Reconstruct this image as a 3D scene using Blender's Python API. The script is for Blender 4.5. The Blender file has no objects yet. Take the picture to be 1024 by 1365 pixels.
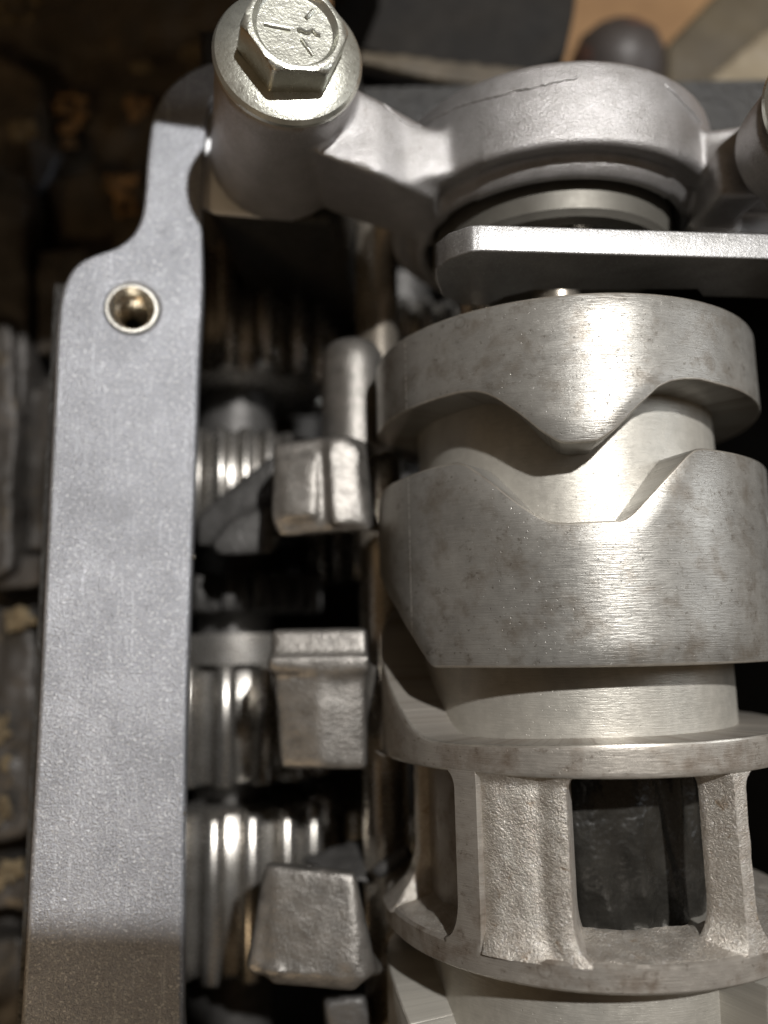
import bpy, bmesh, math, random
import numpy as np
from mathutils import Vector, Matrix, noise
random.seed(7); rng = np.random.default_rng(7)
S = bpy.context.scene
S.unit_settings.system = 'METRIC'; S.unit_settings.scale_length = 0.01      # 1 unit = 1 cm

# ---------------------------------------------------------------- camera
TH, ROLL, FPX = math.radians(9.3), math.radians(-1.12), 1072.0
CAMP = Vector((0, 0, 8.57))
cd = bpy.data.cameras.new('camera'); cam = bpy.data.objects.new('camera', cd)
S.collection.objects.link(cam); S.camera = cam
RM = Matrix.Rotation(TH, 3, 'X') @ Matrix.Rotation(ROLL, 3, 'Z')
cam.location = CAMP; cam.rotation_euler = RM.to_euler()
cd.sensor_fit = 'VERTICAL'; cd.sensor_height = 36; cd.lens = FPX/1365*36
cd.clip_start = 0.05; cd.clip_end = 400
cd.dof.use_dof = True; cd.dof.focus_distance = 6.75; cd.dof.aperture_fstop = 0.135

# ---------------------------------------------------------------- world, lamps, exposure
w = bpy.data.worlds.new('World'); S.world = w; w.use_nodes = True
bg = w.node_tree.nodes['Background']; bg.inputs[0].default_value = (1.0, 0.70, 0.42, 1); bg.inputs[1].default_value = 0.085
def lamp(name, loc, target, size, power, col, shape='DISK', size_y=None):
    l = bpy.data.lights.new(name, 'AREA'); l.shape = shape; l.size = size; l.energy = power; l.color = col
    if size_y: l.size_y = size_y
    o = bpy.data.objects.new(name, l); S.collection.objects.link(o); o.location = loc
    o.rotation_euler = (Vector(target) - Vector(loc)).to_track_quat('-Z', 'Y').to_euler(); return o
KD = Vector((.27, .38, .885)).normalized()
lamp('work_lamp', Vector((0.8, 0, 1.5)) + KD*34, (0.8, 0, 1.5), 0.9, 13300, (1.0, .985, .965))
lamp('window_light', (34, 8, 16), (1, 0, 0), 9, 2300, (.92, .96, 1.0), 'RECTANGLE', 16)
lamp('bench_lamp', (-16, -24, 27), (0, 1, 0), 7, 2500, (1.0, .74, .46))
S.view_settings.view_transform = 'Standard'; S.view_settings.look = 'None'
S.view_settings.exposure = 0.0; S.view_settings.gamma = 1

# ---------------------------------------------------------------- pixel to point (1024 x 1365 photograph)
def ray(x, y): return (RM @ Vector(((x-512)/FPX, -(y-682.5)/FPX, -1))).normalized()
def zp(x, y, z):
    d = ray(x, y); return CAMP + d*((z-CAMP.z)/d.z)
def yp(x, y, Y):
    d = ray(x, y); return CAMP + d*((Y-CAMP.y)/d.y)

# ---------------------------------------------------------------- materials
def lin(c): return tuple(((v/255+.055)/1.055)**2.4 if v/255 > .04045 else v/255/12.92 for v in c)
class N:
    def __init__(s, name):
        s.m = bpy.data.materials.new(name); s.m.use_nodes = True; s.t = s.m.node_tree
        s.b = s.t.nodes['Principled BSDF']; s.tc = s.t.nodes.new('ShaderNodeTexCoord')
        s.obj = s.tc.outputs['Object']; s.h = None
    def n(s, k, **kw):
        x = s.t.nodes.new('ShaderNode'+k)
        for a, v in kw.items(): setattr(x, a, v)
        return x
    def L(s, a, b): s.t.links.new(a, b)
    def mp(s, scale, src=None):
        m = s.n('Mapping'); m.inputs['Scale'].default_value = scale; s.L(src or s.obj, m.inputs[0]); return m.outputs[0]
    def noise(s, scale, detail=4, rough=.55, src=None, dist=0):
        x = s.n('TexNoise'); x.inputs['Scale'].default_value = scale; x.inputs['Detail'].default_value = detail
        x.inputs['Roughness'].default_value = rough; x.inputs['Distortion'].default_value = dist
        s.L(src or s.obj, x.inputs['Vector']); return x.outputs[0]
    def voro(s, scale, src=None, feature='F1'):
        x = s.n('TexVoronoi', feature=feature); x.inputs['Scale'].default_value = scale
        s.L(src or s.obj, x.inputs['Vector']); return x.outputs[0]
    def ramp(s, v, stops):
        r = s.n('ValToRGB'); e = r.color_ramp.elements
        while len(e) < len(stops): e.new(.5)
        for q, (p, c) in zip(e, stops):
            q.position = p; q.color = (c, c, c, 1) if isinstance(c, (int, float)) else (*c, 1)
        s.L(v, r.inputs[0]); return r.outputs[0]
    def math(s, op, a, b=None, c=None):
        x = s.n('Math', operation=op)
        for i, v in enumerate((a, b, c)):
            if v is None: continue
            if isinstance(v, (int, float)): x.inputs[i].default_value = v
            else: s.L(v, x.inputs[i])
        return x.outputs[0]
    def mix(s, f, a, b, mode='MIX'):
        x = s.n('Mix', data_type='RGBA', blend_type=mode)
        for i, v in ((0, f), (6, a), (7, b)):
            if isinstance(v, (int, float)): x.inputs[i].default_value = v
            elif isinstance(v, tuple): x.inputs[i].default_value = (*v, 1)
            else: s.L(v, x.inputs[i])
        return x.outputs[2]
    def cyl(s):                                     # (angle*2, y, radius) coordinates round the local Y axis
        q = s.n('SeparateXYZ'); s.L(s.obj, q.inputs[0])
        a = s.math('MULTIPLY', s.math('ARCTAN2', q.outputs[0], q.outputs[2]), 2.0)
        c = s.n('CombineXYZ'); s.L(a, c.inputs[0]); s.L(q.outputs[1], c.inputs[1])
        s.ang = a; s.yy = q.outputs[1]; return c.outputs[0]
    def bump(s, h, strength, dist):
        x = s.n('Bump'); x.inputs['Strength'].default_value = strength; x.inputs['Distance'].default_value = dist
        s.L(h, x.inputs['Height'])
        if s.h: s.L(s.h, x.inputs['Normal'])
        s.h = x.outputs[0]
    def done(s, col, rough, metal, spec=None):
        for k, v in (('Base Color', col), ('Roughness', rough), ('Metallic', metal)):
            if isinstance(v, tuple): s.b.inputs[k].default_value = (*v, 1)
            elif isinstance(v, (int, float)): s.b.inputs[k].default_value = v
            else: s.L(v, s.b.inputs[k])
        if s.h: s.L(s.h, s.b.inputs['Normal'])
        return s.m

def m_drum(name, base, dark, rough, stains=True, line=True, metal=.75, scuff=False):
    k = N(name); c = k.cyl()
    big = k.noise(1.6, 5, .6, c); fine = k.noise(9, 4, .65, c)
    streak = k.noise(1.0, 3, .5, k.mp((3.0, 150, 1), c)); streak2 = k.noise(1.0, 2, .5, k.mp((9, 50, 1), c))
    col = k.mix(k.ramp(big, [(.35, 0), (.68, 1)]), base, tuple(v*.72 for v in base))
    col = k.mix(k.math('MULTIPLY', k.ramp(fine, [(.45, 0), (.75, 1)]), .35), col, tuple(v*1.25 for v in base))
    col = k.mix(k.math('MULTIPLY', k.ramp(streak, [(.4, 0), (.7, 1)]), .22), col, tuple(v*1.35 for v in base))
    if stains:
        st = k.noise(2.6, 6, .68, c, .15); m = k.ramp(st, [(.50, 0), (.68, 1)])
        col = k.mix(k.math('MULTIPLY', m, .8), col, dark)
        st2 = k.noise(6.5, 5, .75, k.mp((1.0, 1.2, 1), c), .1); m3 = k.ramp(st2, [(.58, 0), (.68, 1)])
        col = k.mix(k.math('MULTIPLY', m3, .7), col, tuple(v*.75 for v in dark))
        sp = k.noise(16, 3, .6, c); m2 = k.ramp(sp, [(.66, 0), (.71, 1)])
        col = k.mix(k.math('MULTIPLY', m2, .7), col, tuple(v*.6 for v in dark))
        # ring-shaped stains left by dried drops
        v = k.voro(2.6, c); rg = k.ramp(v, [(.10, 0), (.14, 1), (.17, 0)]); gate = k.ramp(k.noise(1.3, 2, .5, c), [(.52, 0), (.6, 1)])
        col = k.mix(k.math('MULTIPLY', k.math('MULTIPLY', rg, gate), .45), col, tuple(v*.7 for v in dark))
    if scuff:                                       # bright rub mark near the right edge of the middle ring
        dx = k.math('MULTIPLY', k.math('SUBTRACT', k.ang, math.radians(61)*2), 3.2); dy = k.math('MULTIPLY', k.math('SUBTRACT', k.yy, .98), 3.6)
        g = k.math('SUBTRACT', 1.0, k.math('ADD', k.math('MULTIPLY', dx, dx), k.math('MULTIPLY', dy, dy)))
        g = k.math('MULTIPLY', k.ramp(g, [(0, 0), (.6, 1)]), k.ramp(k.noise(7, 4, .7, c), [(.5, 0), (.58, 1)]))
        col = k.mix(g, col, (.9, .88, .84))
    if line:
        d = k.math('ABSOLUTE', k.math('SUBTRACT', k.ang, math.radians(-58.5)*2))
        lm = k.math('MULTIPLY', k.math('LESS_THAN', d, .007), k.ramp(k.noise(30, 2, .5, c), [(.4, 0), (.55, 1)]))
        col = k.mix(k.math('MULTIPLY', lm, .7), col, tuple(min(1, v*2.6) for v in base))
    r = k.math('ADD', k.math('MULTIPLY', big, .16), rough-.08)
    r = k.math('ADD', r, k.math('MULTIPLY', k.ramp(fine, [(.4, 0), (.7, 1)]), .08))
    k.bump(streak, .35, .006); k.bump(streak2, .25, .008); k.bump(k.noise(45, 3, .7, c), .25, .004)
    pit = k.ramp(k.noise(38, 1, .4, c), [(.22, 0), (.30, 1)]); k.bump(pit, .5, .006)
    return k.done(col, r, metal)
def m_metal(name, base, alt, rough, metal, nscale=3, bumps=((30, .4, .01),), rvar=.1, speck=None, spots=None, scratch=0):
    k = N(name); n1 = k.noise(nscale, 5, .6)
    col = k.mix(k.ramp(n1, [(.35, 0), (.7, 1)]), base, alt)
    if speck:                                       # blasted grain, its sparkle painted in as pale flecks among dark ones
        v = k.noise(speck[0], 2, .8); m = k.ramp(v, [(.56, 0), (.70, 1)])
        col = k.mix(k.math('MULTIPLY', m, speck[1]), col, (.95, .95, .97))
        v2 = k.noise(speck[0]*.8, 2, .8, k.mp((1.3, 1.1, 1.2))); m2 = k.ramp(v2, [(.30, 1), (.44, 0)])
        col = k.mix(k.math('MULTIPLY', m2, speck[1]), col, tuple(v*.45 for v in base))
    if scratch:                                     # long faint handling scratches and dull patches
        for sc_ in ((26, 1.2, 26), (20, 2.0, 20)):
            v = k.noise(1, 2, .5, k.mp(sc_), .4); m = k.ramp(v, [(.30, 1), (.335, 0)]); col = k.mix(k.math('MULTIPLY', m, scratch), col, tuple(min(1, q*1.7) for q in base))
        m = k.ramp(k.noise(.55, 6, .7), [(.42, 0), (.62, 1)]); col = k.mix(k.math('MULTIPLY', m, scratch), col, tuple(q*.62 for q in base))
        m = k.ramp(k.noise(5, 4, .7, k.mp((1, .7, 1))), [(.60, 0), (.72, 1)]); col = k.mix(k.math('MULTIPLY', m, scratch*1.2), col, tuple(q*.5 for q in base))
    if spots:
        m = k.ramp(k.noise(spots[0], 4, .7, dist=.5), [(spots[1], 0), (spots[1]+.08, 1)])
        col = k.mix(k.math('MULTIPLY', m, spots[3]), col, spots[2])
    r = k.math('ADD', k.math('MULTIPLY', k.noise(nscale*4, 3, .6), rvar*2), rough-rvar)
    for (s_, st, d_) in bumps: k.bump(k.noise(s_, 3, .65), st, d_)
    return k.done(col, r, metal)

M = {}
M['drum'] = m_drum('machined_steel', (.315, .303, .278), (.17, .145, .115), .32, metal=.50, scuff=True)
M['core'] = m_drum('ground_steel', (.51, .485, .43), (.36, .33, .28), .38, stains=False, line=False, metal=.5)
M['cage'] = m_drum('machined_steel_stained', (.36, .33, .29), (.17, .13, .095), .42, line=False, metal=.5)
M['drumcast'] = m_metal('rough_cast_steel', (.60, .56, .50), (.42, .37, .315), .38, .65, 8, ((20, .35, .012), (46, .9, .012), (80, .8, .008)), .12, (38, .4), (7, .62, (.28, .18, .09), .6))
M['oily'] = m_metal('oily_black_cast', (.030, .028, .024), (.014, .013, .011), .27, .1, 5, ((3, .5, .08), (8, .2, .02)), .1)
M['alu'] = m_metal('cast_aluminium', (.46, .445, .44), (.36, .345, .335), .40, .74, 4, ((42, .6, .010), (85, .8, .007)), .08, (60, .25), (14, .62, (.24, .20, .17), .5))
M['rail'] = m_metal('blasted_aluminium', (.375, .385, .415), (.28, .288, .31), .44, .65, 1.2, ((30, .5, .012), (60, .7, .010)), .08, (38, .6), scratch=.3)
M['plate'] = m_metal('blasted_steel_plate', (.38, .375, .37), (.28, .275, .265), .42, .8, 3, ((50, .5, .008),), .08, (42, .4), scratch=.4)
M['zinc'] = m_metal('zinc_plating', (.62, .62, .55), (.48, .48, .42), .30, .85, 5, ((40, .35, .008), (9, .2, .012)), .1, (50, .25))
M['fork'] = m_metal('forged_steel', (.25, .235, .215), (.15, .142, .13), .38, .7, 5, ((9, .12, .02), (28, .5, .012), (60, .5, .006)), .1, None, (10, .6, (.10, .085, .07), .5))
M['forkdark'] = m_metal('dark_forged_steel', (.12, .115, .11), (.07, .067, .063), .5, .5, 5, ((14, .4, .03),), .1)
M['gear'] = m_metal('oiled_gear_steel', (.46, .44, .41), (.32, .30, .27), .27, .85, 4, ((40, .2, .005),), .08)
M['rod'] = m_metal('polished_rod', (.60, .54, .46), (.5, .44, .36), .28, .85, 3, ((60, .1, .002),), .04)
M['brass'] = m_metal('threaded_steel', (.56, .50, .40), (.40, .34, .26), .28, .95, 6, ((50, .2, .004),), .06)
M['inner'] = m_metal('oil_and_shade_casting', (.028, .026, .023), (.014, .013, .012), .5, .1, 3, ((12, .6, .04),), .1)  # oil black, with shade under the pedestal and inside the case painted in
M['pad'] = m_metal('glare_painted_pad', (.95, .95, .95), (.9, .9, .9), .42, .3, 3, ((60, .2, .004),), .05)  # near-white colour paints the glare of strong light on the pad
M['sand'] = m_metal('dried_dirt', (.21, .16, .09), (.08, .06, .035), .85, 0, 5, ((14, 1, .05), (40, .8, .02)), .05)
M['rust'] = m_metal('rusty_grime', (.26, .14, .05), (.12, .075, .035), .8, 0, 4, ((8, 1, .06),), .05)
M['case'] = m_metal('grimy_casing', (.075, .068, .062), (.030, .026, .021), .50, .3, 1.4, ((3, .4, .05), (16, .5, .02)), .12, None, (3.2, .60, (.17, .13, .08), .55))
M['casebrown'] = m_metal('brown_grimy_casing', (.085, .064, .042), (.035, .028, .02), .55, .1, 1.2, ((3, .6, .06), (14, .6, .03)), .12, None, (1.6, .60, (.13, .085, .04), .6))
M['bench'] = m_metal('worn_wood', (.42, .25, .12), (.30, .17, .08), .6, 0, .7, ((6, .3, .02),), .05)
M['rubber'] = m_metal('dark_knob', (.065, .055, .05), (.04, .032, .028), .5, .1, 1, ((5, .3, .02),), .08, None, (1.2, .58, (.22, .08, .05), .6))
M['olive'] = m_metal('olive_bar', (.10, .078, .045), (.06, .045, .026), .6, 0, 1, ((6, .3, .02),), .05)
M['tan'] = m_metal('tan_strip', (.27, .22, .145), (.18, .145, .095), .6, 0, 1, ((6, .3, .02),), .05)
M['dulltan'] = m_metal('dull_tan_edge', (.10, .078, .05), (.06, .048, .033), .6, 0, 1, ((6, .3, .02),), .05)
M['blackgrease'] = m_metal('black_grease', (.012, .009, .006), (.006, .005, .004), .85, 0, 1.2, ((3, .4, .05),), .1)
M['worn'] = m_metal('rubbed_steel_edge', (.52, .49, .43), (.36, .33, .29), .32, .7, 9, ((50, .3, .004),), .08)
M['rim'] = m_metal('bright_insert_rim', (.78, .76, .70), (.6, .58, .52), .25, .9, 3, ((50, .3, .004),), .06)
M['race'] = m_metal('dull_bearing_steel', (.20, .19, .165), (.15, .14, .12), .5, .6, 3, ((50, .3, .004),), .06)
M['slate'] = m_metal('slate_grey_casting', (.11, .115, .13), (.07, .072, .08), .45, .4, 1, ((6, .3, .02),), .05)
M['phone'] = m_metal('dark_phone_body', (.03, .03, .035), (.02, .02, .025), .3, .2, 1, (), .02)
M['oil'] = m_metal('oil_film', (.10, .095, .08), (.10, .09, .08), .04, .2, 1, (), .01)

# ---------------------------------------------------------------- mesh helpers
def thing(name, label, cat, loc=(0, 0, 0), group=None):
    o = bpy.data.objects.new(name, None); S.collection.objects.link(o); o.location = loc; o.empty_display_size = .2
    o['label'] = label; o['category'] = cat
    if group: o['group'] = group
    return o
def finish(me, name, mat, parent=None, ang=35, props=None):
    me.materials.clear(); me.materials.append(M[mat])
    me.polygons.foreach_set('use_smooth', [True]*len(me.polygons)); me.set_sharp_from_angle(angle=math.radians(ang))
    o = bpy.data.objects.new(name, me); S.collection.objects.link(o)
    if parent:
        r = parent
        off = Vector((0, 0, 0))
        while r: off += r.location; r = r.parent
        me.transform(Matrix.Translation(-off)); o.parent = parent
    for k_, v in (props or {}).items(): o[k_] = v
    return o
def mesh(name, v, f, mat, parent=None, ang=35, bev=0, seg=2, props=None):
    me = bpy.data.meshes.new(name); me.from_pydata([tuple(p) for p in v], [], [tuple(q) for q in f]); me.validate()
    b = bmesh.new(); b.from_mesh(me); bmesh.ops.remove_doubles(b, verts=b.verts, dist=1e-5)
    bmesh.ops.recalc_face_normals(b, faces=b.faces)
    if bev:
        es = [e for e in b.edges if len(e.link_faces) == 2 and e.calc_face_angle(0) > math.radians(28)]
        bmesh.ops.bevel(b, geom=es, offset=bev, segments=seg, affect='EDGES', clamp_overlap=True)
    b.to_mesh(me); b.free(); return finish(me, name, mat, parent, ang, props)
def lathe(profile, axis_o, axis_d=(0, 1, 0), n=96, closed=True):
    a = Vector(axis_d).normalized(); u = a.orthogonal().normalized(); w_ = a.cross(u); o = Vector(axis_o)
    v, f = [], []; m = len(profile)
    for i in range(n):
        t = 2*math.pi*i/n; d = u*math.cos(t) + w_*math.sin(t)
        for r, h in profile: v.append(o + a*h + d*r)
    for i in range(n):
        j = (i+1) % n
        for k in range(m if closed else m-1):
            l = (k+1) % m; f.append((i*m+k, j*m+k, j*m+l, i*m+l))
    return v, f
def hull(pts):
    b = bmesh.new()
    for p in pts: b.verts.new(p)
    r = bmesh.ops.convex_hull(b, input=b.verts); b.verts.ensure_lookup_table()
    bad = [e for e in r['geom_interior'] if isinstance(e, bmesh.types.BMVert)]
    bmesh.ops.delete(b, geom=bad, context='VERTS'); b.verts.index_update()
    v = [tuple(x.co) for x in b.verts]; f = [[x.index for x in q.verts] for q in b.faces]; b.free(); return v, f
def box(x0, x1, y0, y1, z0, z1): return hull([(x, y, z) for x in (x0, x1) for y in (y0, y1) for z in (z0, z1)])
def join(parts):
    v, f = [], []
    for a, b in parts:
        o = len(v); v += [tuple(p) for p in a]; f += [tuple(i+o for i in q) for q in b]
    return v, f
def cast(name, parts, mat, parent, voxel=.035, smooth=4, rough=0, ang=180, rs=3.0):   # primitives fused into one cast skin
    v, f = join(parts); me = bpy.data.meshes.new('tmp'); me.from_pydata(v, [], f)
    b = bmesh.new(); b.from_mesh(me); bmesh.ops.recalc_face_normals(b, faces=b.faces); b.to_mesh(me); b.free()
    o = bpy.data.objects.new('tmp', me); S.collection.objects.link(o)
    r = o.modifiers.new('r', 'REMESH'); r.mode = 'VOXEL'; r.voxel_size = voxel
    if smooth: s_ = o.modifiers.new('s', 'SMOOTH'); s_.factor = .5; s_.iterations = smooth
    bpy.context.view_layer.update()
    new = bpy.data.meshes.new_from_object(o.evaluated_get(bpy.context.evaluated_depsgraph_get()))
    bpy.data.objects.remove(o); new.name = name
    if rough:
        n = len(new.vertices); co = np.empty(n*3, 'f'); new.vertices.foreach_get('co', co); no = np.empty(n*3, 'f'); new.vertices.foreach_get('normal', no)
        co = co.reshape(-1, 3); no = no.reshape(-1, 3)
        d = np.array([noise.noise(Vector(c)*rs) + .5*noise.noise(Vector(c)*rs*2.7) for c in co])
        new.vertices.foreach_set('co', (co + no*d[:, None]*rough).ravel().astype('f'))
    return finish(new, name, mat, parent, ang)
def rnd_poly(pts, n=8):                             # Catmull-Rom through a closed outline
    out = []; m = len(pts)
    for i in range(m):
        p = [Vector(pts[(i+k) % m]) for k in (-1, 0, 1, 2)]
        for j in range(n):
            t = j/n; out.append(.5*((2*p[1]) + (p[2]-p[0])*t + (2*p[0]-5*p[1]+4*p[2]-p[3])*t*t + (3*p[1]-p[0]-3*p[2]+p[3])*t**3))
    return out
def plate(name, loops, thick, bev, mat, parent, mtx, ang=35):
    cu = bpy.data.curves.new('c', 'CURVE'); cu.dimensions = '2D'; cu.fill_mode = 'BOTH'; cu.extrude = thick/2-bev; cu.bevel_depth = bev; cu.bevel_resolution = 3; cu.offset = -bev
    for lp in loops:
        s_ = cu.splines.new('POLY'); s_.points.add(len(lp)-1); s_.use_cyclic_u = True
        for q, p in zip(s_.points, lp): q.co = (p[0], p[1], 0, 1)
    o = bpy.data.objects.new('c', cu); S.collection.objects.link(o); bpy.context.view_layer.update()
    me = bpy.data.meshes.new_from_object(o.evaluated_get(bpy.context.evaluated_depsgraph_get())); bpy.data.objects.remove(o)
    me.name = name; me.transform(mtx); return finish(me, name, mat, parent, ang)
def tube(pts, r, n=8):
    v, f = [], []; P = [Vector(p) for p in pts]; R = r if isinstance(r, (list, tuple)) else [r]*len(P)
    for i, p in enumerate(P):
        d = (P[min(i+1, len(P)-1)] - P[max(i-1, 0)]).normalized(); u = d.cross(Vector((.13, .2, .97))).normalized(); w_ = d.cross(u)
        for k in range(n):
            t = 2*math.pi*k/n; v.append(p + (u*math.cos(t) + w_*math.sin(t))*R[i])
    for i in range(len(P)-1):
        for k in range(n): f.append((i*n+k, i*n+(k+1) % n, (i+1)*n+(k+1) % n, (i+1)*n+k))
    f.append(tuple(range(n))); f.append(tuple(range(len(P)*n-n, len(P)*n))); return v, f
def bolt(name, label, W, a, spin):
    """hex flange bolt: washer flange, hexagonal head with chamfer, dished top with raised strength marks"""
    a = Vector(a).normalized(); fa = BA; t = thing(name, label, 'bolt', W, 'flange bolts of the bearing bracket')
    v, f = lathe([(0, 0), (.655, 0), (.675, .02), (.675, .06), (.65, .10), (.56, .135), (.40, .16), (0, .16)], W, fa, 96); mesh('flange', v, f, 'zinc', t, 30)
    u = a.cross(Vector((0, 1, 0))).normalized(); w_ = a.cross(u)
    # hexagonal head, chamfer cut by a cone: radius as a function of angle and height
    n = 144; rows = []
    Rf = .415                                        # across-flats half width
    def hexr(t_):
        q = (t_ % (math.pi/3)) - math.pi/6; return min(Rf/math.cos(q), .468)
    V, F = [], []
    hs = [.13, .20, .28, .34, .38, .41, .43, .445]
    for h in hs:
        for i in range(n):
            t_ = 2*math.pi*i/n + spin; r_ = min(hexr(t_-spin), .415 + (.455-h)*1.5)
            V.append(W + a*h + (u*math.cos(t_) + w_*math.sin(t_))*r_)
    for rr, h in ((.40, .452), (.375, .45), (.35, .41), (.33, .395), (.2, .392), (.1, .39)):
        for i in range(n):
            t_ = 2*math.pi*i/n + spin; V.append(W + a*h + (u*math.cos(t_) + w_*math.sin(t_))*rr)
    tot = len(hs)+6
    for k in range(tot-1):
        for i in range(n):
            j = (i+1) % n; F.append((k*n+i, k*n+j, (k+1)*n+j, (k+1)*n+i))
    F.append(tuple((tot-1)*n+i for i in range(n)))
    mesh('hex_head', V, F, 'zinc', t, 32)
    for (r0, r1, an, b0) in ((.04, .27, math.pi, 0), (.10, .27, -.95, 0), (.02, .22, .05, .05), (.16, .27, .95, 0)):
        pts = []
        for q in range(7):
            rr = r0 + (r1-r0)*q/6; aa = an + b0*math.sin(q*2)*3
            pts.append(W + a*.395 + (Vector((1, 0, 0)) - a*a.x).normalized()*rr*math.cos(aa) + a.cross((Vector((1, 0, 0)) - a*a.x).normalized())*rr*math.sin(aa))
        v, f = tube(pts, .021, 6); mesh('strength_mark', v, f, 'zinc', t, 60)
    return t

# ================================================================ SHIFT DRUM
AX = 1.943
drum = thing('shift_drum', 'large steel selector drum with wavy cam grooves and a windowed cage', 'selector drum', (AX, 0, 0))
def interp(tab, smooth=2.0):
    xs = np.array([p[0] for p in tab], float); ys = np.array([p[1] for p in tab], float)
    g = np.arange(-200, 201, .5); y = np.interp(g, xs, ys)
    if smooth:
        kx = np.arange(-8, 9)*.5; kk = np.exp(-(kx/smooth)**2); kk /= kk.sum(); y = np.convolve(np.pad(y, 8, 'edge'), kk, 'valid')
    return lambda p: float(np.interp(p, g, y))
def band(name, ylo, yhi, R, rin, mat, a0=-180, a1=180, e=.022, step=1.0, nrow=6, rf=None, inner=True, ang=40):
    full = a1-a0 >= 359.9; n = int(round((a1-a0)/step)); V, F = [], []
    for i in range(n if full else n+1):
        p = a0 + (a1-a0)*i/n; t = math.radians(p); lo, hi = ylo(p), yhi(p)
        prof = [(rin, lo), (R-e, lo), (R-e*.3, lo+e*.3), (R, lo+e)]
        prof += [(R, lo+e + (hi-lo-2*e)*k/nrow) for k in range(1, nrow)]
        prof += [(R, hi-e), (R-e*.3, hi-e*.3), (R-e, hi), (rin, hi)]
        for r, y in prof:
            if rf: r, y = rf(p, y, r)
            V.append((AX + r*math.sin(t), y, r*math.cos(t)))
    m = len(prof)
    for i in range(n):
        j = (i+1) % n if full else i+1
        for k in range(m if inner else m-1):
            l = (k+1) % m; F.append((i*m+k, i*m+l, j*m+l, j*m+k))
    if not full: F.append(tuple(range(m))); F.append(tuple(range(n*m, n*m+m)))
    o = mesh(name, V, F, mat, drum, ang); o.data.materials.append(M['worn'])
    for p in o.data.polygons:                       # handling has rubbed the corner chamfers bright
        c = p.center; r = math.hypot(c.x, c.z)
        if R-e < r < R-.001 and p.area < .01 and abs(p.normal.y) > .3: p.material_index = 1
    return o
C_ = lambda v: (lambda p: v)
RC = 1.55
# core
v, f = lathe([(0, 2.6), (RC, 2.6), (RC, -.95), (1.3, -1.0), (1.3, -1.02), (0, -1.02)], (AX, 0, 0), n=180, closed=False); mesh('drum_core', v, f, 'core', drum, 30)
v, f = lathe([(0, -2.5), (RC, -2.5), (RC, -5.2), (0, -5.2)], (AX, 0, 0), n=180, closed=False); mesh('drum_core', v, f, 'core', drum, 30)
s1bot = interp([(-200, 2.2), (-56, 2.22), (-38, 2.22), (-34.5, 2.205), (-31, 2.165), (-28, 2.10), (-22.2, 1.93), (-17.6, 1.77), (-13.2, 1.655), (-11, 1.64), (-4, 1.64), (.4, 1.735), (6.8, 1.95), (12.4, 2.12), (16, 2.175), (20, 2.205), (25, 2.22), (31, 2.21), (200, 2.2)], .9)
s2top = interp([(-200, 1.55), (-90, 1.40), (-84, 1.50), (-76, 1.56), (-60, 1.58), (-48, 1.60), (-40, 1.595), (-37.2, 1.56), (-33.4, 1.46), (-29.1, 1.33), (-23.2, 1.145), (-18.7, 1.03), (-15.9, .98), (-12, .965), (1, .97), (3.5, 1.03), (11.5, 1.30), (18.7, 1.53), (21.5, 1.595), (24, 1.61), (30, 1.61), (200, 1.58)], .6)
s2bot = interp([(-200, 1.0), (-110, .95), (-80, .62), (-67.3, .33), (-58.7, .06), (-51.3, -.20), (-50, -.22), (200, -.22)], .4)
s3top = interp([(-200, .4), (-110, .4), (-95, .12), (-80.7, -.25), (-73.5, -.42), (-66.2, -.60), (-59.8, -.76), (-55, -.83), (-50, -.85), (-42, -.85), (-8, -.82), (40, -.81), (200, -.81)], 2.5)
band('top_cam_ring', s1bot, C_(2.97), 2.0, RC-.02, 'drum')
band('middle_cam_ring', s2bot, s2top, 2.0, RC-.02, 'drum')
CB, FT, FB = -1.09, -2.44, -2.66
band('upper_cage_flange', C_(CB), s3top, 2.0, .9, 'cage')
def lf(p, y, r):                                    # lower flange with a cast floor that rises toward the middle
    if y > FT-.03: y = FT + max(0, (1.95-r))*.42 + .012*noise.noise(Vector((p*.15, r*6, 0)))
    return r, y
def lower_flange():
    n = 360; V, F = [], []
    for i in range(n):
        t = 2*math.pi*i/n; q = math.degrees(t)
        prof = [(1.0, FB), (1.978, FB), (2.0, FB+.022)]
        prof += [(2.0, FB+.09), (2.0, FT-.03+.008*noise.noise(Vector((q*.25, 3, 0)))), (1.975, FT-.005)]
        for r in (1.93, 1.88, 1.82, 1.76, 1.70, 1.64, 1.58, 1.53):
            prof.append((r, FT + (1.95-r)*.24 + .020*noise.noise(Vector((math.sin(t)*9, r*8, math.cos(t)*9))) + .012*noise.noise(Vector((math.sin(t)*26, r*22, math.cos(t)*26)))))
        prof += [(1.48, FT+.07), (1.44, FT-.05)]
        for r, y in prof: V.append((AX + r*math.sin(t), y, r*math.cos(t)))
    m = len(prof)
    for i in range(n):
        j = (i+1) % n
        for k in range(m):
            l = (k+1) % m; F.append((i*m+k, i*m+l, j*m+l, j*m+k))
    return V, F, m
V, F, m_ = lower_flange()
o = mesh('lower_cage_flange', V, F, 'cage', drum, 40); o.data.materials.append(M['drumcast'])
for p in o.data.polygons:
    c = p.center; r = math.hypot(c.x, c.z)
    if r < 1.96 and c.y > FT-.03: p.material_index = 1
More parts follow.
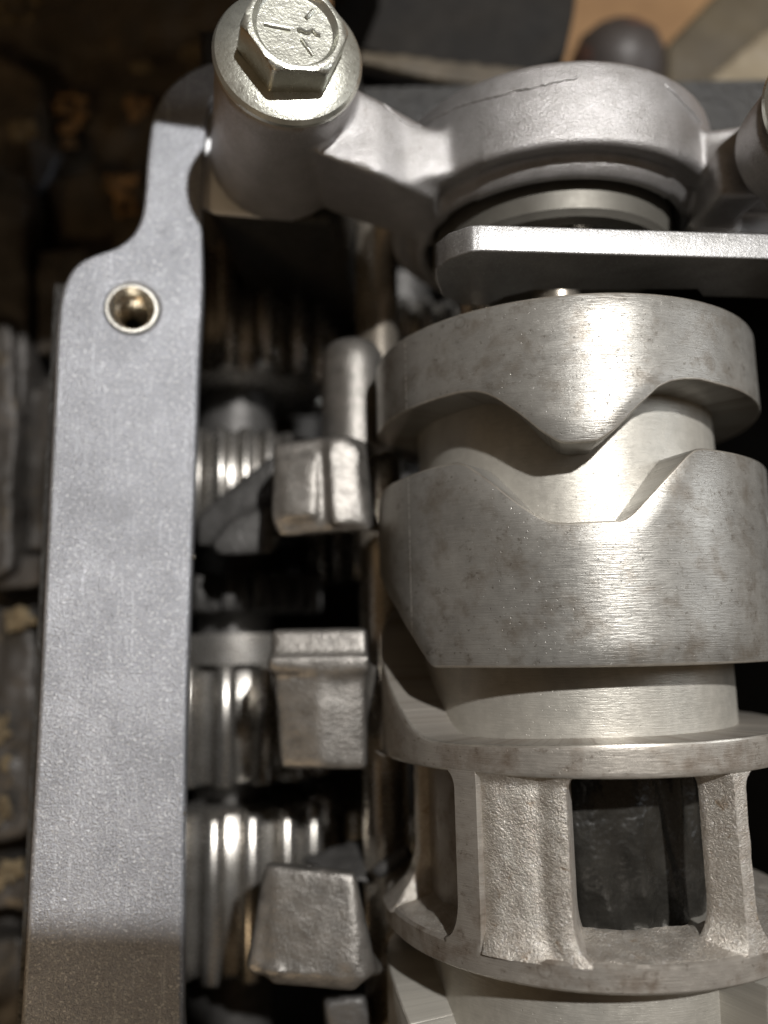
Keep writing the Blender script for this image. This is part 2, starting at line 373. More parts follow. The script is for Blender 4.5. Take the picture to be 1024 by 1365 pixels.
# smooth machined pillar left of the cast web
def pillar(name, a0, a1, R, rin, mat, fil=.22, rq=None, rough=0, step=.5, wl=0, wr=0, frac=0.0, top=CB):
    """upright of the cage; lower corners flare by wl / wr degrees, face may be rough cast"""
    n = max(6, int((a1-a0)/step)); rows = 44; V, F = [], []
    ys = [top+.02 + (FT-.04-top-.02)*k/rows for k in range(rows+1)]
    def flare(y, w_, h=.32):
        d = 0
        if w_ and y < FT+h: q = (FT+h-y)/h; d += w_*(1-math.sqrt(max(0, 1-min(q, 1)**2)))
        if w_ and y > top-.14: q = (y-(top-.14))/.14; d += w_*.5*(1-math.sqrt(max(0, 1-min(q, 1)**2)))
        return d
    for k, y in enumerate(ys):
        l0, l1 = a0-flare(y, wl), a1+flare(y, wr)
        row = []
        for i in range(n+1):
            p = l0+(l1-l0)*i/n; t = math.radians(p); r = R
            q = i/n
            if rq: r = rq(q)
            if rough:
                r += rough*(noise.noise(Vector((math.sin(t)*14, y*7, math.cos(t)*14))) + .55*noise.noise(Vector((math.sin(t)*34, y*17, 3))))
                r += frac*(math.exp(-((q-.15)/.2)**2) - math.exp(-((q-.68)/.10)**2)*.9 + .4*math.exp(-((q-.92)/.1)**2))
                if y < FT+fil: r += (1.985-R)*((FT+fil-y)/fil)**2
                if y > top-.08: r += (1.97-R)*((y-top+.08)/.08)**1.5
            if i in (0, n): r -= .035
            row.append((AX+r*math.sin(t), y, r*math.cos(t)))
        for i in range(n, -1, -1):
            p = l0+(l1-l0)*i/n; t = math.radians(p); rr = rin
            row.append((AX+rr*math.sin(t), y, rr*math.cos(t)))
        V += row
    m = 2*(n+1)
    for k in range(rows):
        for i in range(m): j = (i+1) % m; F.append((k*m+i, k*m+j, (k+1)*m+j, (k+1)*m+i))
    return mesh(name, V, F, mat, drum, 50)
pillar('smooth_pillar', -44.6, -37.2, 2.0, 1.30, 'cage', wl=5)
pillar('cast_web', -37.9, -15.6, 1.925, 1.45, 'drumcast', fil=.30, rough=.008, step=.5, wr=4, frac=.028)
pillar('cast_web', 21.6, 29.2, 1.97, 1.70, 'drumcast', fil=.40, rq=lambda q: 1.74+.24*min(1, q/.46)**1.2, rough=.006, step=.25, wl=9, wr=8)
pillar('recessed_wall', -79, -44, 1.60, 1.46, 'cage', fil=.35)
pillar('cast_web', -86, -77, 1.70, 1.50, 'drumcast', fil=.5, rough=.012, wr=3, wl=4)
for a in (122, 165, 205): pillar('cast_web', a-10, a+8, 1.95, 1.4, 'drumcast', rough=.012, step=2, wr=5, wl=5)
# oily hub inside the cage
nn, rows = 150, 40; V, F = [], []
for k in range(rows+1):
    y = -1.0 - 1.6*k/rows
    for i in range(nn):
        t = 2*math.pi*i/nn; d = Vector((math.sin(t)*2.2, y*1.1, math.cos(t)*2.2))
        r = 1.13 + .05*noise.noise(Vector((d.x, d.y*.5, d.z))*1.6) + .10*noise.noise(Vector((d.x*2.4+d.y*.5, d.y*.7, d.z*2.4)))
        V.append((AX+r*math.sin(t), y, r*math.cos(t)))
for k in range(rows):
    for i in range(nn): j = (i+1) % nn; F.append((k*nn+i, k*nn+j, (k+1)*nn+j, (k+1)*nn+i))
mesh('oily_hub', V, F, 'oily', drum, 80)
s5top = interp([(-200, -3.0), (-90, -3.0), (-76, -3.12), (-66, -3.3), (-55, -3.62), (-48, -3.9), (27.5, -4.5), (29, -2.72), (200, -2.72)], .5)
band('bottom_cam_ring', C_(-5.0), s5top, 2.0, RC-.02, 'core')
# end shaft and locating pin
v, f = lathe([(0, 2.9), (.42, 2.9), (.42, 3.12), (.26, 3.14), (.26, 5.6), (0, 5.6)], (AX+.05, 0, 0), n=64, closed=False); mesh('end_shaft', v, f, 'rod', drum, 30)
P = zp(632, 405, .62); v, f = lathe([(0, 2.9), (.15, 2.9), (.15, 4.3), (0, 4.3)], (P.x, 0, P.z), n=32, closed=False); mesh('locating_pin', v, f, 'rod', drum, 30)

# ================================================================ SHIFT PLATE
pl = thing('retaining_plate', 'flat blasted grey plate with a rounded left end, lying across the drum top', 'metal plate', (AX, 3.35, 1.5))
out = [(.90, 2.04), (.80, 2.03), (.62, 1.90), (.51, 1.70), (.53, 1.45), (.62, 1.12), (.82, .90), (1.08, .88), (1.24, 1.08), (1.5, 1.22), (3.10, 1.17), (3.22, 1.0), (3.6, .96), (5.6, .70), (5.6, 1.50), (3.5, 1.78), (2.2, 1.91)]
fin = []
for i in range(len(out)):
    a, b = Vector(out[i]), Vector(out[(i+1) % len(out)])
    n_ = 1 if (a-b).length > .6 else 3
    fin += [a.lerp(b, q/n_) for q in range(n_)]
plate('plate_body', [[(p.x, -p.y) for p in fin]], .25, .018, 'plate', pl, Matrix.Translation((0, 3.475, 0)) @ Matrix.Rotation(math.radians(-90), 4, 'X'))

# ================================================================ BEARING BRACKET (cast aluminium)
BA = Vector((.2, 0, 1)).normalized()                # direction the bolts point
W1, W2 = Vector((-.80, 5.23, 2.0)), Vector((4.00, 4.50, 2.05))
br = thing('bearing_bracket', 'cast aluminium ring shaped bearing bracket with two bolted arms above the drum', 'bracket', (AX, 4.9, 0))
ringp = [(1.45, 5.41), (1.72, 5.43), (1.775, 5.38), (1.80, 5.20), (1.81, 5.0), (1.805, 4.58), (1.77, 4.52), (1.68, 4.52), (1.60, 4.55), (1.56, 4.46), (1.49, 4.38), (1.43, 4.37), (1.39, 4.42), (1.38, 5.2)]
parts = [lathe(ringp, (AX, 0, 0), n=240)]
parts.append(hull([(-.75, 4.66, 1.64), (-.75, 5.56, 1.60), (-.55, 4.72, .35), (-.55, 5.35, .35), (.0, 4.38, 1.58), (.0, 5.22, 1.54), (.58, 4.34, 1.18), (.62, 5.08, 1.18), (.62, 4.40, .1), (.62, 5.05, .1)]))
parts.append(hull([(.22, 4.42, 1.40), (.22, 5.08, 1.38), (.72, 4.50, 1.33), (.72, 5.02, 1.33), (.5, 4.44, .6), (.5, 5.0, .6)]))
parts.append(lathe([(0, 0), (.64, 0), (.655, -.05), (.665, -.5), (.68, -1.0), (.72, -1.52), (0, -1.52)], W1, BA, 64, closed=True))
parts.append(hull([(3.25, 4.62, 1.30), (3.25, 4.95, 1.35), (3.2, 4.6, 0), (3.2, 5.1, 0), (4.3, 4.15, 1.5), (4.3, 4.95, 1.55), (4.3, 4.3, .9), (4.3, 5.1, .9), (3.45, 4.25, 1.25)]))
parts.append(hull([(x, y, z) for x in (3.28, 3.72) for y in (4.18, 4.75) for z in (.7, 1.42)]))
parts.append(lathe([(0, 0), (.60, 0), (.61, -.25), (.62, -.5), (0, -.5)], W2 - BA*.02, Vector((0, 0, 1)), 64, closed=True))
parts.append(hull([(3.3, 4.1, .8), (3.2, 4.3, .8), (4.2, 4.0, .8), (4.2, 4.3, .8), (3.3, 4.1, .2), (4.2, 4.3, .2), (4.2, 4.0, .2), (3.2, 4.3, .2)]))
cast('casting', parts, 'alu', br, .028, 7, .0015, rs=9)
b = bmesh.new(); b.from_mesh(br.children[0].data)          # generous cast fillets where the arms run into the ring
for lo, hi in ((Vector((-.35, 4.2, .7)), Vector((1.0, 5.35, 1.9))), (Vector((2.9, 4.0, .3)), Vector((3.75, 5.3, 1.7)))):
    lo = lo - br.location; hi = hi - br.location
    vs = [v for v in b.verts if all(lo[k] < v.co[k] < hi[k] for k in range(3))]
    for _ in range(22): bmesh.ops.smooth_vert(b, verts=vs, factor=.5, use_axis_x=True, use_axis_y=True, use_axis_z=True)
b.to_mesh(br.children[0].data); b.free()
# flash line left by the mould
from mathutils.bvhtree import BVHTree
co_ = br.children[0]; bv = BVHTree.FromPolygons([v.co + br.location for v in co_.data.vertices], [tuple(p.vertices) for p in co_.data.polygons])
def flash(px, r0, r1):
    fine = []; runs = []
    for i in range(len(px)-1):
        n_ = max(2, int(math.dist(px[i], px[i+1])/2.5))
        for q in range(n_):
            x, y = (px[i][k] + (px[i+1][k]-px[i][k])*q/n_ for k in (0, 1)); h = bv.ray_cast(CAMP, ray(x, y))[0]
            if h is None: continue
            if fine and (h-fine[-1]).length > .12:
                if len(fine) > 4: runs.append(fine)
                fine = []
            fine.append(h + Vector((0, random.uniform(-.004, .004), 0)))
    runs.append(fine)
    v, f = join([tube(fr_, [random.uniform(r0, r1) for _ in fr_], 6) for fr_ in runs if len(fr_) > 2]); mesh('mould_flash', v, f, 'alu', br, 80)
flash([(488, 122), (502, 130), (516, 143), (532, 158), (546, 168), (562, 168), (582, 156), (609, 143), (637, 134), (664, 128), (691, 120), (715, 116), (733, 111), (750, 107), (768, 104), (773, 97)], .009, .019)
flash([(886, 112), (893, 120), (899, 124), (910, 137), (925, 152), (936, 168)], .010, .020)
# bearing race seen under the ring
bb = thing('bearing', 'plain steel bearing ring seated in the underside of the cast bracket', 'bearing', (AX, 4.5, 0))
v, f = lathe([(1.30, 4.13), (1.27, 4.09), (1.10, 4.09), (1.07, 4.11), (1.05, 4.17), (1.05, 5.25), (1.32, 5.25), (1.32, 4.15)], (AX, 0, 0), n=160); mesh('outer_race', v, f, 'race', bb, 35)
v, f = lathe([(.55, 4.45), (.80, 4.45), (.80, 5.2), (.55, 5.2)], (AX, 0, 0), n=96); mesh('inner_race', v, f, 'gear', bb, 35)
v, f = lathe([(.79, 4.6), (1.06, 4.6), (1.06, 4.62), (.79, 4.62)], (AX, 0, 0), n=96); mesh('bearing_shield', v, f, 'forkdark', bb, 35)

bolt('flange_bolt', 'whole zinc plated hex flange bolt with marked head, on the left bracket arm', W1 + BA*.03, Vector((.29, 0, 1)), .12)
bolt('flange_bolt', 'flange bolt cut off by the right edge, on the right bracket arm', W2 + BA*.03, BA, .4)

# ================================================================ CRANKCASE (rail = joint face, walls, floor)
cc = thing('crankcase_half', 'blasted grey crankcase with a flat joint rail down the left of the gears', 'engine casing', (-2.5, 0, 0))
RN = Vector((.2, 0, 1)).normalized(); RO = Vector((-2.5, 0, .8))
ex = Vector((0, 1, 0)).cross(RN).normalized(); RMX = Matrix((ex, Vector((0, 1, 0)), RN)).transposed().to_4x4(); RMX.translation = RO
def rp(x, y, off=0):                                # pixel -> (u, v) on the rail plane
    d = ray(x, y); t = ((RO + RN*off - CAMP).dot(RN))/d.dot(RN); q = CAMP + d*t - RO; return Vector((q.dot(ex), q.y))
rail_px = [(18, 1480), (27, 1365), (38, 1180), (51, 950), (62, 720), (71, 540), (75, 450), (79, 405), (88, 372), (104, 350), (127, 338), (155, 328), (176, 312), (188, 288), (193, 255), (196, 210), (203, 160), (218, 124), (245, 98), (278, 82), (330, 66), (400, 40), (430, 100), (330, 110), (290, 128), (277, 150), (275, 180), (270, 262), (270, 300), (271, 380), (266, 480), (262, 600), (256, 760), (250, 930), (247, 1100), (245, 1365), (242, 1480)]
outl = rnd_poly([(*rp(x, y), 0) for x, y in rail_px], 6)
hc = rp(176, 411); hole = [(hc.x + .265*math.cos(-2*math.pi*i/48), hc.y + .265*math.sin(-2*math.pi*i/48)) for i in range(48)]
plate('joint_rail', [[(p.x, p.y) for p in outl], hole], .42, .045, 'rail', cc, RMX @ Matrix.Translation((0, 0, -.21)))
H = RO + ex*hc.x + Vector((0, 1, 0))*hc.y
v, f = lathe([(.268, -.03), (.258, .006), (.228, .006), (.19, -.10), (.268, -.10)], H, RN, 64); mesh('insert_rim', v, f, 'rim', cc, 20)
prof = [(.192, -.09)]
for k in range(14): prof += [(.192, -.11-.075*k), (.188, -.125-.075*k), (.155, -.155-.075*k), (.155, -.165-.075*k)]
v, f = lathe(prof + [(0.0, -1.15)], H, RN, 64, closed=False); mesh('threaded_hole', v, f, 'brass', cc, 20)
# walls below the rail and the block that carries the left bracket boss
q0 = zp(300, 283, .45)
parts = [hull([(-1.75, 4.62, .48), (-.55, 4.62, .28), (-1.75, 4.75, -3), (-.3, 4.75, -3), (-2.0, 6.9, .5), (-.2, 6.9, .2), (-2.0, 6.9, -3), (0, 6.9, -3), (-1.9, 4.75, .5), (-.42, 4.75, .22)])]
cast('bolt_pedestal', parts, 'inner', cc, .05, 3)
PM = RMX.copy(); PM.translation = Vector((-1.15, 0, .50)) 
v, f = hull([(-1.93, 4.70, .56), (-1.78, 4.635, .53), (-.95, 4.635, .365), (-.8, 5.9, .335), (-1.95, 5.9, .565), (-1.93, 4.70, .50), (-1.78, 4.635, .47), (-.95, 4.635, .30), (-.8, 5.9, .28), (-1.95, 5.9, .50)])
mesh('boss_pad', v, f, 'pad', cc, 35, .01)
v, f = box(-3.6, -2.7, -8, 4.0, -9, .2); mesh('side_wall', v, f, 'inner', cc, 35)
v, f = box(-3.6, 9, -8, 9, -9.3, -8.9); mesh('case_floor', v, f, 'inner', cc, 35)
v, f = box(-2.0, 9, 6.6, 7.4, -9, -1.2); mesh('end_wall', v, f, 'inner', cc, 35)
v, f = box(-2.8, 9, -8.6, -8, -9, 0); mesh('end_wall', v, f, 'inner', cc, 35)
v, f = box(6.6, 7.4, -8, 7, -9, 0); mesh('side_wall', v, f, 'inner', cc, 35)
# oil beads that glint along the inner edge of the rail
V = []
for (x, y) in [(267, 386), (265, 405), (264, 420), (262, 436), (262, 452), (262, 465), (262, 476), (262, 487), (261, 500), (245, 1085), (258, 742)]:
    u_ = rp(x, y); P = RO + ex*u_.x + Vector((0, 1, 0))*u_.y - RN*.03 - ex*.0
    b = bmesh.new(); bmesh.ops.create_uvsphere(b, u_segments=12, v_segments=8, radius=.022); b.verts.index_update()
    V.append(([(P.x+q.co.x, P.y+q.co.y*1.3, P.z+q.co.z) for q in b.verts], [[q.index for q in g.verts] for g in b.faces])); b.free()
v, f = join(V); mesh('oil_beads', v, f, 'oil', cc, 80, props={'kind': 'stuff'})

# ================================================================ SELECTOR ROD, SLEEVE, FORKS
rod = thing('selector_rod', 'slim polished steel rod standing upright behind the forks, left of the drum', 'rod', (-.04, 0, -1.1))
v, f = lathe([(0, 6.2), (.25, 6.2), (.27, 6.15), (.27, -6), (0, -6)], (-.04, 0, -1.1), n=48, closed=False); mesh('rod_shaft', v, f, 'rod', rod, 30)
slv = thing('fork_sleeve', 'dome topped grey cast sleeve standing between the top fork and the drum', 'sleeve', (-.33, 2.3, -.4))
v, f = lathe([(0, 3.50), (.18, 3.49), (.28, 3.44), (.34, 3.34), (.365, 3.18), (.37, 2.2), (0, 2.2)], (-.33, 0, -.42), n=64, closed=False); mesh('sleeve_body', v, f, 'fork', slv, 60)
def fork(label, front, depth, extras, name='shift_fork', loc=(-.7, 0, 0), rough=.004, dark=None):
    t = thing(name, label, 'shift fork', loc, 'shift forks left of the drum')
    cast('fork_block', [hull([(-.65+(p[0]+.65)*1.13, p[1], p[2]) for p in front])] + [([(-.65+(p[0]+.65)*1.13, p[1], p[2]) for p in a], b) for a, b in extras], 'fork', t, .03, 18, rough, rs=6)
    for d_ in dark or []: cast('fork_arm', d_, 'forkdark', t, .05, 4, .01)
    return t
z0 = .3
def P_(x, y, z): return tuple(zp(x, y, z))
# fork 1
fr = [P_(372, 590, .18), (P_(455, 578, .25)), P_(482, 588, .1), P_(368, 690, .22), P_(378, 716, .18), P_(488, 708, .22), P_(492, 700, .0),
      P_(385, 600, -.6), P_(470, 595, -.6), P_(385, 712, -.6), P_(480, 706, -.6)]
ex1 = [hull([P_(434, 583, .30), P_(474, 592, .24), P_(438, 700, .33), P_(480, 700, .26), P_(440, 600, 0), P_(466, 600, 0), P_(446, 700, 0), P_(470, 700, 0)]),
       hull([P_(378, 610, .22), P_(422, 606, .27), P_(383, 690, .26), P_(424, 690, .30), P_(390, 620, 0), P_(410, 620, 0), P_(400, 690, 0), P_(415, 690, 0)]),
       hull([P_(478, 640, -.05), P_(499, 700, -.15), P_(499, 712, -.15), P_(470, 700, 0), P_(475, 640, -.4), P_(496, 712, -.5)])]
dk = [[hull([P_(365, 605, -.75), P_(300, 655, -.9), P_(262, 690, -.9), P_(262, 728, -.9), P_(372, 732, -.7), P_(380, 610, -1.4), P_(262, 690, -1.5), P_(262, 728, -1.5), P_(372, 728, -1.4)]),
       hull([P_(362, 672, -.55), P_(310, 690, -.6), P_(280, 725, -.6), P_(290, 742, -.6), P_(365, 738, -.55), P_(362, 672, -1.2), P_(290, 735, -1.2), P_(365, 735, -1.2)])]]
fork('highest forged fork block, with a dark arm sweeping down to the left', fr, 1, ex1, dark=dk, loc=(-.65, 1.6, 0))
# fork 2 (stepped collar on a tapering block)
fr = [P_(372, 900, .22), P_(482, 900, .22), P_(380, 1025, .18), P_(484, 1026, .18), P_(388, 900, -.6), P_(480, 900, -.6), P_(390, 1020, -.6), P_(480, 1020, -.6), P_(425, 905, .28), P_(430, 1025, .26)]
ex2 = [hull([P_(364, 876, .30), P_(486, 874, .30), P_(364, 896, .30), P_(486, 898, .30), P_(370, 880, -.6), P_(484, 880, -.6), P_(370, 896, -.6), P_(484, 896, -.6)]),
       hull([P_(369, 838, .22), P_(484, 836, .22), P_(369, 880, .26), P_(484, 880, .26), P_(374, 842, -.6), P_(480, 842, -.6), P_(374, 885, -.6), P_(480, 885, -.6)]),
       hull([P_(482, 890, .1), P_(497, 885, .0), P_(495, 905, .0), P_(484, 960, .0), P_(480, 890, -.3), P_(492, 905, -.3)])]
fork('middle fork block, with two stepped collars on its top', fr, 1, ex2, loc=(-.65, -.6, 0))
# fork 3
fr = [P_(362, 1150, .10), P_(470, 1162, .16), P_(372, 1148, .0), P_(340, 1290, .22), P_(350, 1300, .22), P_(480, 1308, .30), P_(496, 1296, .2), P_(372, 1152, -.8), P_(462, 1160, -.8), P_(345, 1290, -.8), P_(485, 1300, -.8)]
ex3 = [hull([P_(370, 1156, .13), P_(466, 1165, .19), P_(368, 1285, .25), P_(472, 1296, .32), P_(370, 1200, 0), P_(470, 1200, 0)]),
       hull([P_(478, 1255, .15), P_(503, 1285, .0), P_(506, 1296, .0), P_(482, 1306, .1), P_(478, 1260, -.4), P_(500, 1296, -.4)]),
       hull([P_(360, 1292, .30), P_(370, 1312, .22), P_(470, 1322, .26), P_(480, 1305, .32), P_(372, 1305, -.4), P_(470, 1310, -.4)])]
dk3 = [[hull([P_(400, 1140, -1.3), P_(480, 1112, -1.5), P_(545, 1130, -1.5), P_(550, 1175, -1.5), P_(480, 1180, -.7), P_(480, 1165, -1.3), P_(400, 1150, -1.3), P_(540, 1160, -1.3)]),
        tube([P_(500, 1165, -.6), P_(525, 1148, -.55), P_(548, 1133, -.5)], .09, 10)],
       [hull([P_(430, 1330, -.3), P_(490, 1325, -.3), P_(440, 1420, -.3), P_(500, 1420, -.3), P_(430, 1330, -1), P_(490, 1325, -1), P_(440, 1400, -1), P_(500, 1400, -1)])]]
fork('widest and lowest forged fork block, with a bright right edge', fr, 1, ex3, dark=dk3, loc=(-.65, -2.7, 0))

# ================================================================ GEARS
def gear(label, x, z, ya, yb, r, n, th=.24, mat='gear', hub=None, hubr=.6, name='gear', ph=0, chamfer=.05):
    t = thing(name, label, 'gear', (x, (ya+yb)/2, z), 'gears between the rail and the forks')
    V, F = [], []; prof = []
    for i in range(n):
        for da, rr in ((-.50, r-th), (-.33, r-th*.98), (-.25, r-th*.4), (-.18, r-th*.10), (-.09, r-.012), (0, r), (.09, r-.012), (.18, r-th*.10), (.25, r-th*.4), (.33, r-th*.98)):
            prof.append(((i+da+ph)/n*2*math.pi, rr))
    m = len(prof)
    for y, dr in ((ya, chamfer), (ya+chamfer, 0), (yb-chamfer, 0), (yb, chamfer)):
        for a, rr in prof: V.append((x+(rr-dr)*math.sin(a), y, z+(rr-dr)*math.cos(a)))
    for k in range(3):
        for i in range(m): j = (i+1) % m; F.append((k*m+i, k*m+j, (k+1)*m+j, (k+1)*m+i))
    F.append(tuple(range(m))); F.append(tuple(range(3*m, 4*m)))
    mesh('toothed_wheel', V, F, mat, t, 50)
    if hub:
        v, f = lathe([(0, hub[0]), (hubr, hub[0]), (hubr, hub[1]), (0, hub[1])], (x, 0, z), n=64, closed=False); mesh('gear_hub', v, f, mat, t, 30)
    return t
GX, GZ = -2.15, -2.9
sh = thing('gear_shaft', 'dark oily shaft running through the gears next to the rail', 'shaft', (GX, 0, GZ))
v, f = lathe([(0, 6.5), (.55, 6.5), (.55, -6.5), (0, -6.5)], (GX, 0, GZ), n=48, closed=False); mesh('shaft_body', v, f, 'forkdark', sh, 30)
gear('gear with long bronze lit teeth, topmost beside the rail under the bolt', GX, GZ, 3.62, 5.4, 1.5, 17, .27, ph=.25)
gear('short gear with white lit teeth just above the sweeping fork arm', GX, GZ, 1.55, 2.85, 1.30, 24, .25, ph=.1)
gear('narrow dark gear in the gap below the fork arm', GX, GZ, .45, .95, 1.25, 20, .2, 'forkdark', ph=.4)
gear('wide gear with bright upright teeth beside the middle fork', GX, GZ, -1.68, -.22, 1.45, 17, .30, hub=(-.22, .16), hubr=1.38, ph=.3)
gear('gear with long bright teeth left of the lowest fork', GX, GZ, -3.9, -2.0, 1.45, 18, .27, ph=.05)
GX2, GZ2 = .35, -4.4
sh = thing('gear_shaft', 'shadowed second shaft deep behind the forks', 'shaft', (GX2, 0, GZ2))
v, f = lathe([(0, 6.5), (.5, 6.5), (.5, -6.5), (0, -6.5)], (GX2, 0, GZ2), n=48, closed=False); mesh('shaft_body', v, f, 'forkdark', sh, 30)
gear('deep shadowed gear behind the domed sleeve', GX2, GZ2, 3.9, 5.2, 1.5, 24, .2)
gear('deep shadowed gear behind the highest fork block', GX2, GZ2, .9, 2.2, 1.7, 26, .2)
gear('deep gear whose teeth glint between the middle and lowest fork blocks', GX2, GZ2, -2.9, -2.2, 1.9, 26, .2)

# ================================================================ OUTSIDE OF THE CASING AND SURROUNDINGS
def lump(name, poly, z, th, mat, parent, amp=.06, voxel=.07, rs=2.0, smooth=3):
    pts = []
    for x, y in poly:
        a = zp(x, y, z); pts.append(tuple(a)); pts.append((a.x, a.y, a.z-th))
    return cast(name, [hull(pts)], mat, parent, voxel, smooth, amp, rs=rs)
def crust(name, poly, z, size, n, mat, parent, th=.12):
    xs = [p[0] for p in poly]; ys = [p[1] for p in poly]; parts = []
    def inside(x, y):
        c = False
        for i in range(len(poly)):
            (x1, y1), (x2, y2) = poly[i], poly[i-1]
            if (y1 > y) != (y2 > y) and x < (x2-x1)*(y-y1)/(y2-y1)+x1: c = not c
        return c
    k = 0
    while k < n:
        x, y = random.uniform(min(xs), max(xs)), random.uniform(min(ys), max(ys))
        if not inside(x, y): continue
        k += 1; c = zp(x, y, z+random.uniform(-th, th)*.5); b = bmesh.new()
        bmesh.ops.create_icosphere(b, subdivisions=1, radius=size*random.uniform(.3, 1.1))
        sx, sy = random.uniform(.8, 1.5), random.uniform(.7, 1.2)
        for v in b.verts: v.co = Vector((v.co.x*sx, v.co.y*sy, v.co.z*.4)) + Vector([random.uniform(-1, 1)*size*.12 for _ in range(3)]) + c
        b.verts.index_update(); parts.append(([tuple(v.co) for v in b.verts], [[v.index for v in f.verts] for f in b.faces])); b.free()
    o = cast(name, parts, mat, parent, .035, 2, .03, rs=9); o['kind'] = 'stuff'; return o
oc = thing('outer_casing', 'dark grimy ribbed outer casing along the left edge, caked with brown dirt', 'engine casing', (-5, 0, -2))
lump('casing_skin', [(-160, 330), (150, 330), (150, 1500), (-160, 1500)], -3.80, .6, 'case', oc, .10, .10)
lump('casing_rib', [(-60, 205), (34, 230), (36, 470), (34, 560), (-60, 560)], -2.90, .8, 'case', oc, .07)
lump('casing_rib', [(-60, 420), (14, 430), (22, 560), (14, 760), (-60, 790)], -2.70, .8, 'case', oc, .07)
lump('casing_rib', [(46, 330), (120, 330), (120, 462), (46, 470)], -3.10, .6, 'case', oc, .05)
lump('casing_rib', [(30, 515), (120, 520), (120, 725), (30, 735)], -3.10, .6, 'case', oc, .05)
lump('casing_rib', [(-60, 745), (120, 735), (120, 775), (-60, 790)], -3.00, .6, 'case', oc, .05)
lump('casing_rib', [(-60, 825), (46, 812), (60, 1110), (-60, 1128)], -2.80, .8, 'case', oc, .08)
lump('casing_rib', [(-60, 1152), (60, 1150), (60, 1210), (-60, 1225)], -2.90, .8, 'case', oc, .08)
lump('casing_rib', [(-60, 1250), (30, 1250), (30, 1480), (-60, 1480)], -3.20, .8, 'case', oc, .08)
crust('dirt_crust', [(4, 812), (44, 804), (50, 830), (8, 846)], -2.65, .07, 42, 'sand', oc)
crust('dirt_crust', [(-20, 1040), (10, 1000), (36, 1060), (24, 1095), (-20, 1100)], -2.70, .07, 42, 'sand', oc)
crust('dirt_crust', [(-20, 930), (10, 935), (14, 985), (-20, 990)], -2.70, .07, 42, 'sand', oc)
crust('dirt_crust', [(-20, 1146), (30, 1144), (30, 1172), (-20, 1192)], -2.80, .07, 42, 'sand', oc)
oc2 = thing('engine_block', 'brown black greasy engine block with rust patches behind the upper left of the rail', 'engine block', (-4, 7, -3))
lump('block_face', [(-180, -60), (330, -60), (330, 140), (250, 345), (-180, 345)], -4.40, 1.0, 'casebrown', oc2, .22, .12, 1.0)
lump('block_shoulder', [(-60, 60), (50, 95), (58, 210), (30, 320), (-60, 330)], -3.80, .9, 'casebrown', oc2, .15, .08, 1.4)
lump('block_shoulder', [(60, 240), (120, 225), (200, 250), (200, 340), (70, 345)], -3.70, .7, 'casebrown', oc2, .08, .08, 1.4)
v, f = hull([(x, y, z) for x in (-7, .2) for (y, z) in ((6.12, 3.2), (14.5, 3.2), (9.7, -2), (14.5, -2))]); mesh('unseen_shade_block', v, f, 'casebrown', oc2, 35)  # unseen mass added above the view to shade the rail neck and block face
crust('dirt_crust', [(-30, -20), (50, -15), (60, 28), (20, 36), (-30, 40)], -3.50, .09, 70, 'sand', oc2)
crust('rust_patch', [(70, 115), (112, 128), (120, 165), (100, 205), (78, 190)], -4.05, .09, 50, 'rust', oc2)
crust('rust_patch', [(168, 130), (198, 125), (195, 150), (175, 165)], -4.05, .09, 50, 'rust', oc2)
crust('rust_patch', [(140, 235), (182, 230), (184, 280), (160, 290)], -3.60, .09, 50, 'rust', oc2)
crust('dirt_crust', [(172, 82), (205, 84), (206, 96), (174, 97)], -4.00, .07, 42, 'sand', oc2)
crust('dirt_crust', [(232, 80), (250, 58), (280, 54), (286, 70), (250, 92)], -4.00, .07, 42, 'sand', oc2)
crust('dirt_crust', [(10, 165), (38, 155), (50, 180), (20, 190)], -3.70, .09, 70, 'sand', oc2)
lump('grey_smear', [(36, 180), (60, 190), (80, 205), (58, 250), (44, 255)], -3.65, .2, 'slate', oc2, .05, .05, 3)

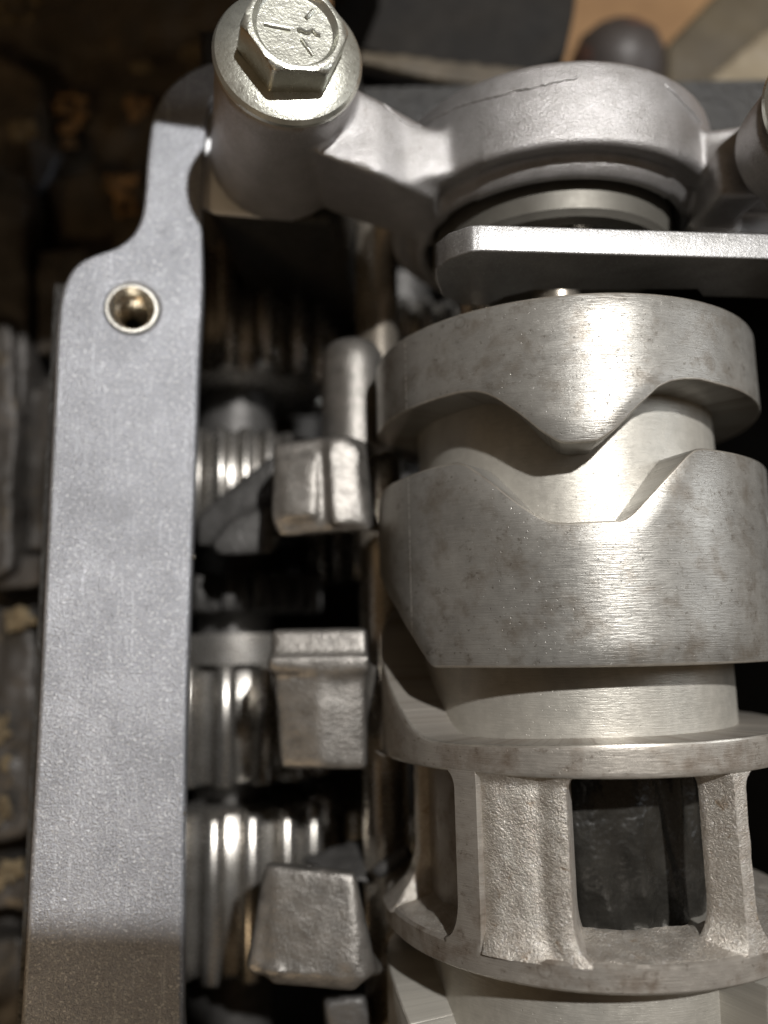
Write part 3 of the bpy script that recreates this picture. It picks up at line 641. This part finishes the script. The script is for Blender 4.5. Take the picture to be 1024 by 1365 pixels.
bk = thing('black_housing', 'black greasy housing block with a pale lower edge behind the bracket ring', 'housing', tuple(zp(600, 40, -2.5)))
lump('housing_body', [(440, -60), (775, -60), (768, 10), (755, 70), (700, 102), (570, 92), (440, 50)], -2.4, 1.2, 'blackgrease', bk, .015, .07, 1.0)
lump('edge_strip', [(440, 62), (560, 92), (700, 112), (756, 96), (756, 108), (700, 124), (560, 102), (440, 72)], -2.35, .3, 'dulltan', bk, .02, .05, 2)
gb = thing('slate_cover', 'slate blue grey cover seen in the gap over the valley of the bracket arm', 'cover', tuple(zp(560, 130, -3)))
lump('cover_body', [(430, 84), (690, 128), (1010, 170), (1010, 240), (430, 240)], -3.2, .8, 'slate', gb, .06, .08, 1.5)
kn = thing('round_knob', 'dark round knob with a reddish side above the right of the ring', 'knob', tuple(zp(832, 95, -4)))
c0 = zp(822, 112, -4.5)
v, f = lathe([(0, 1.05), (.3, 1.0), (.62, .82), (.80, .5), (.84, .1), (.80, -1.6), (0, -1.6)], c0, (-.05, .35, .3), 48, closed=False); mesh('knob_body', v, f, 'rubber', kn, 60)
ob = thing('olive_bar', 'olive brown bar slanting across the upper right corner', 'bar', tuple(zp(960, 50, -4)))
lump('bar_body', [(888, 60), (1000, -60), (1120, -60), (1030, 60), (900, 160), (888, 130)], -4.2, .8, 'olive', ob, .03, .08, 1)
st = thing('tan_strap', 'pale tan strap beside the olive bar at the upper right edge', 'strap', tuple(zp(1000, 100, -4)))
lump('strap_body', [(945, 105), (1060, 10), (1060, 170), (1005, 165), (985, 120)], -4.0, .2, 'tan', st, .04, .06, 1.5)
cs = thing('cream_strip', 'thin cream strip just behind the right shoulder of the ring', 'strip', tuple(zp(960, 145, -3)))
lump('strip_body', [(915, 130), (1010, 146), (1010, 160), (915, 146)], -2.9, .2, 'tan', cs, .015, .04, 1.5)
v, f = box(-60, 60, -50, 60, -12.4, -12.0); mesh('workbench_top', v, f, 'bench', None, 35, props={'kind': 'structure'})

# ================================================================ THE PHONE TAKING THE PICTURE (its shadow lies on the lower rail)
ph = thing('phone', 'dark phone held just behind the camera, outside the picture', 'phone', (-2.4, -6, 9.0))
def rrect(x0, x1, y0, y1, r, n=8):
    o_ = []
    for cx, cy, a0 in ((x1-r, y1-r, 0), (x0+r, y1-r, 90), (x0+r, y0+r, 180), (x1-r, y0+r, 270)):
        for k in range(n+1): a = math.radians(a0+90*k/n); o_.append((cx+r*math.cos(a), cy+r*math.sin(a)))
    return o_
plate('phone_body', [rrect(-5.2, 2.0, -12.8, 1.55, .9)], .78, .08, 'phone', ph, Matrix.Translation((0, 0, 9.15)), 30)
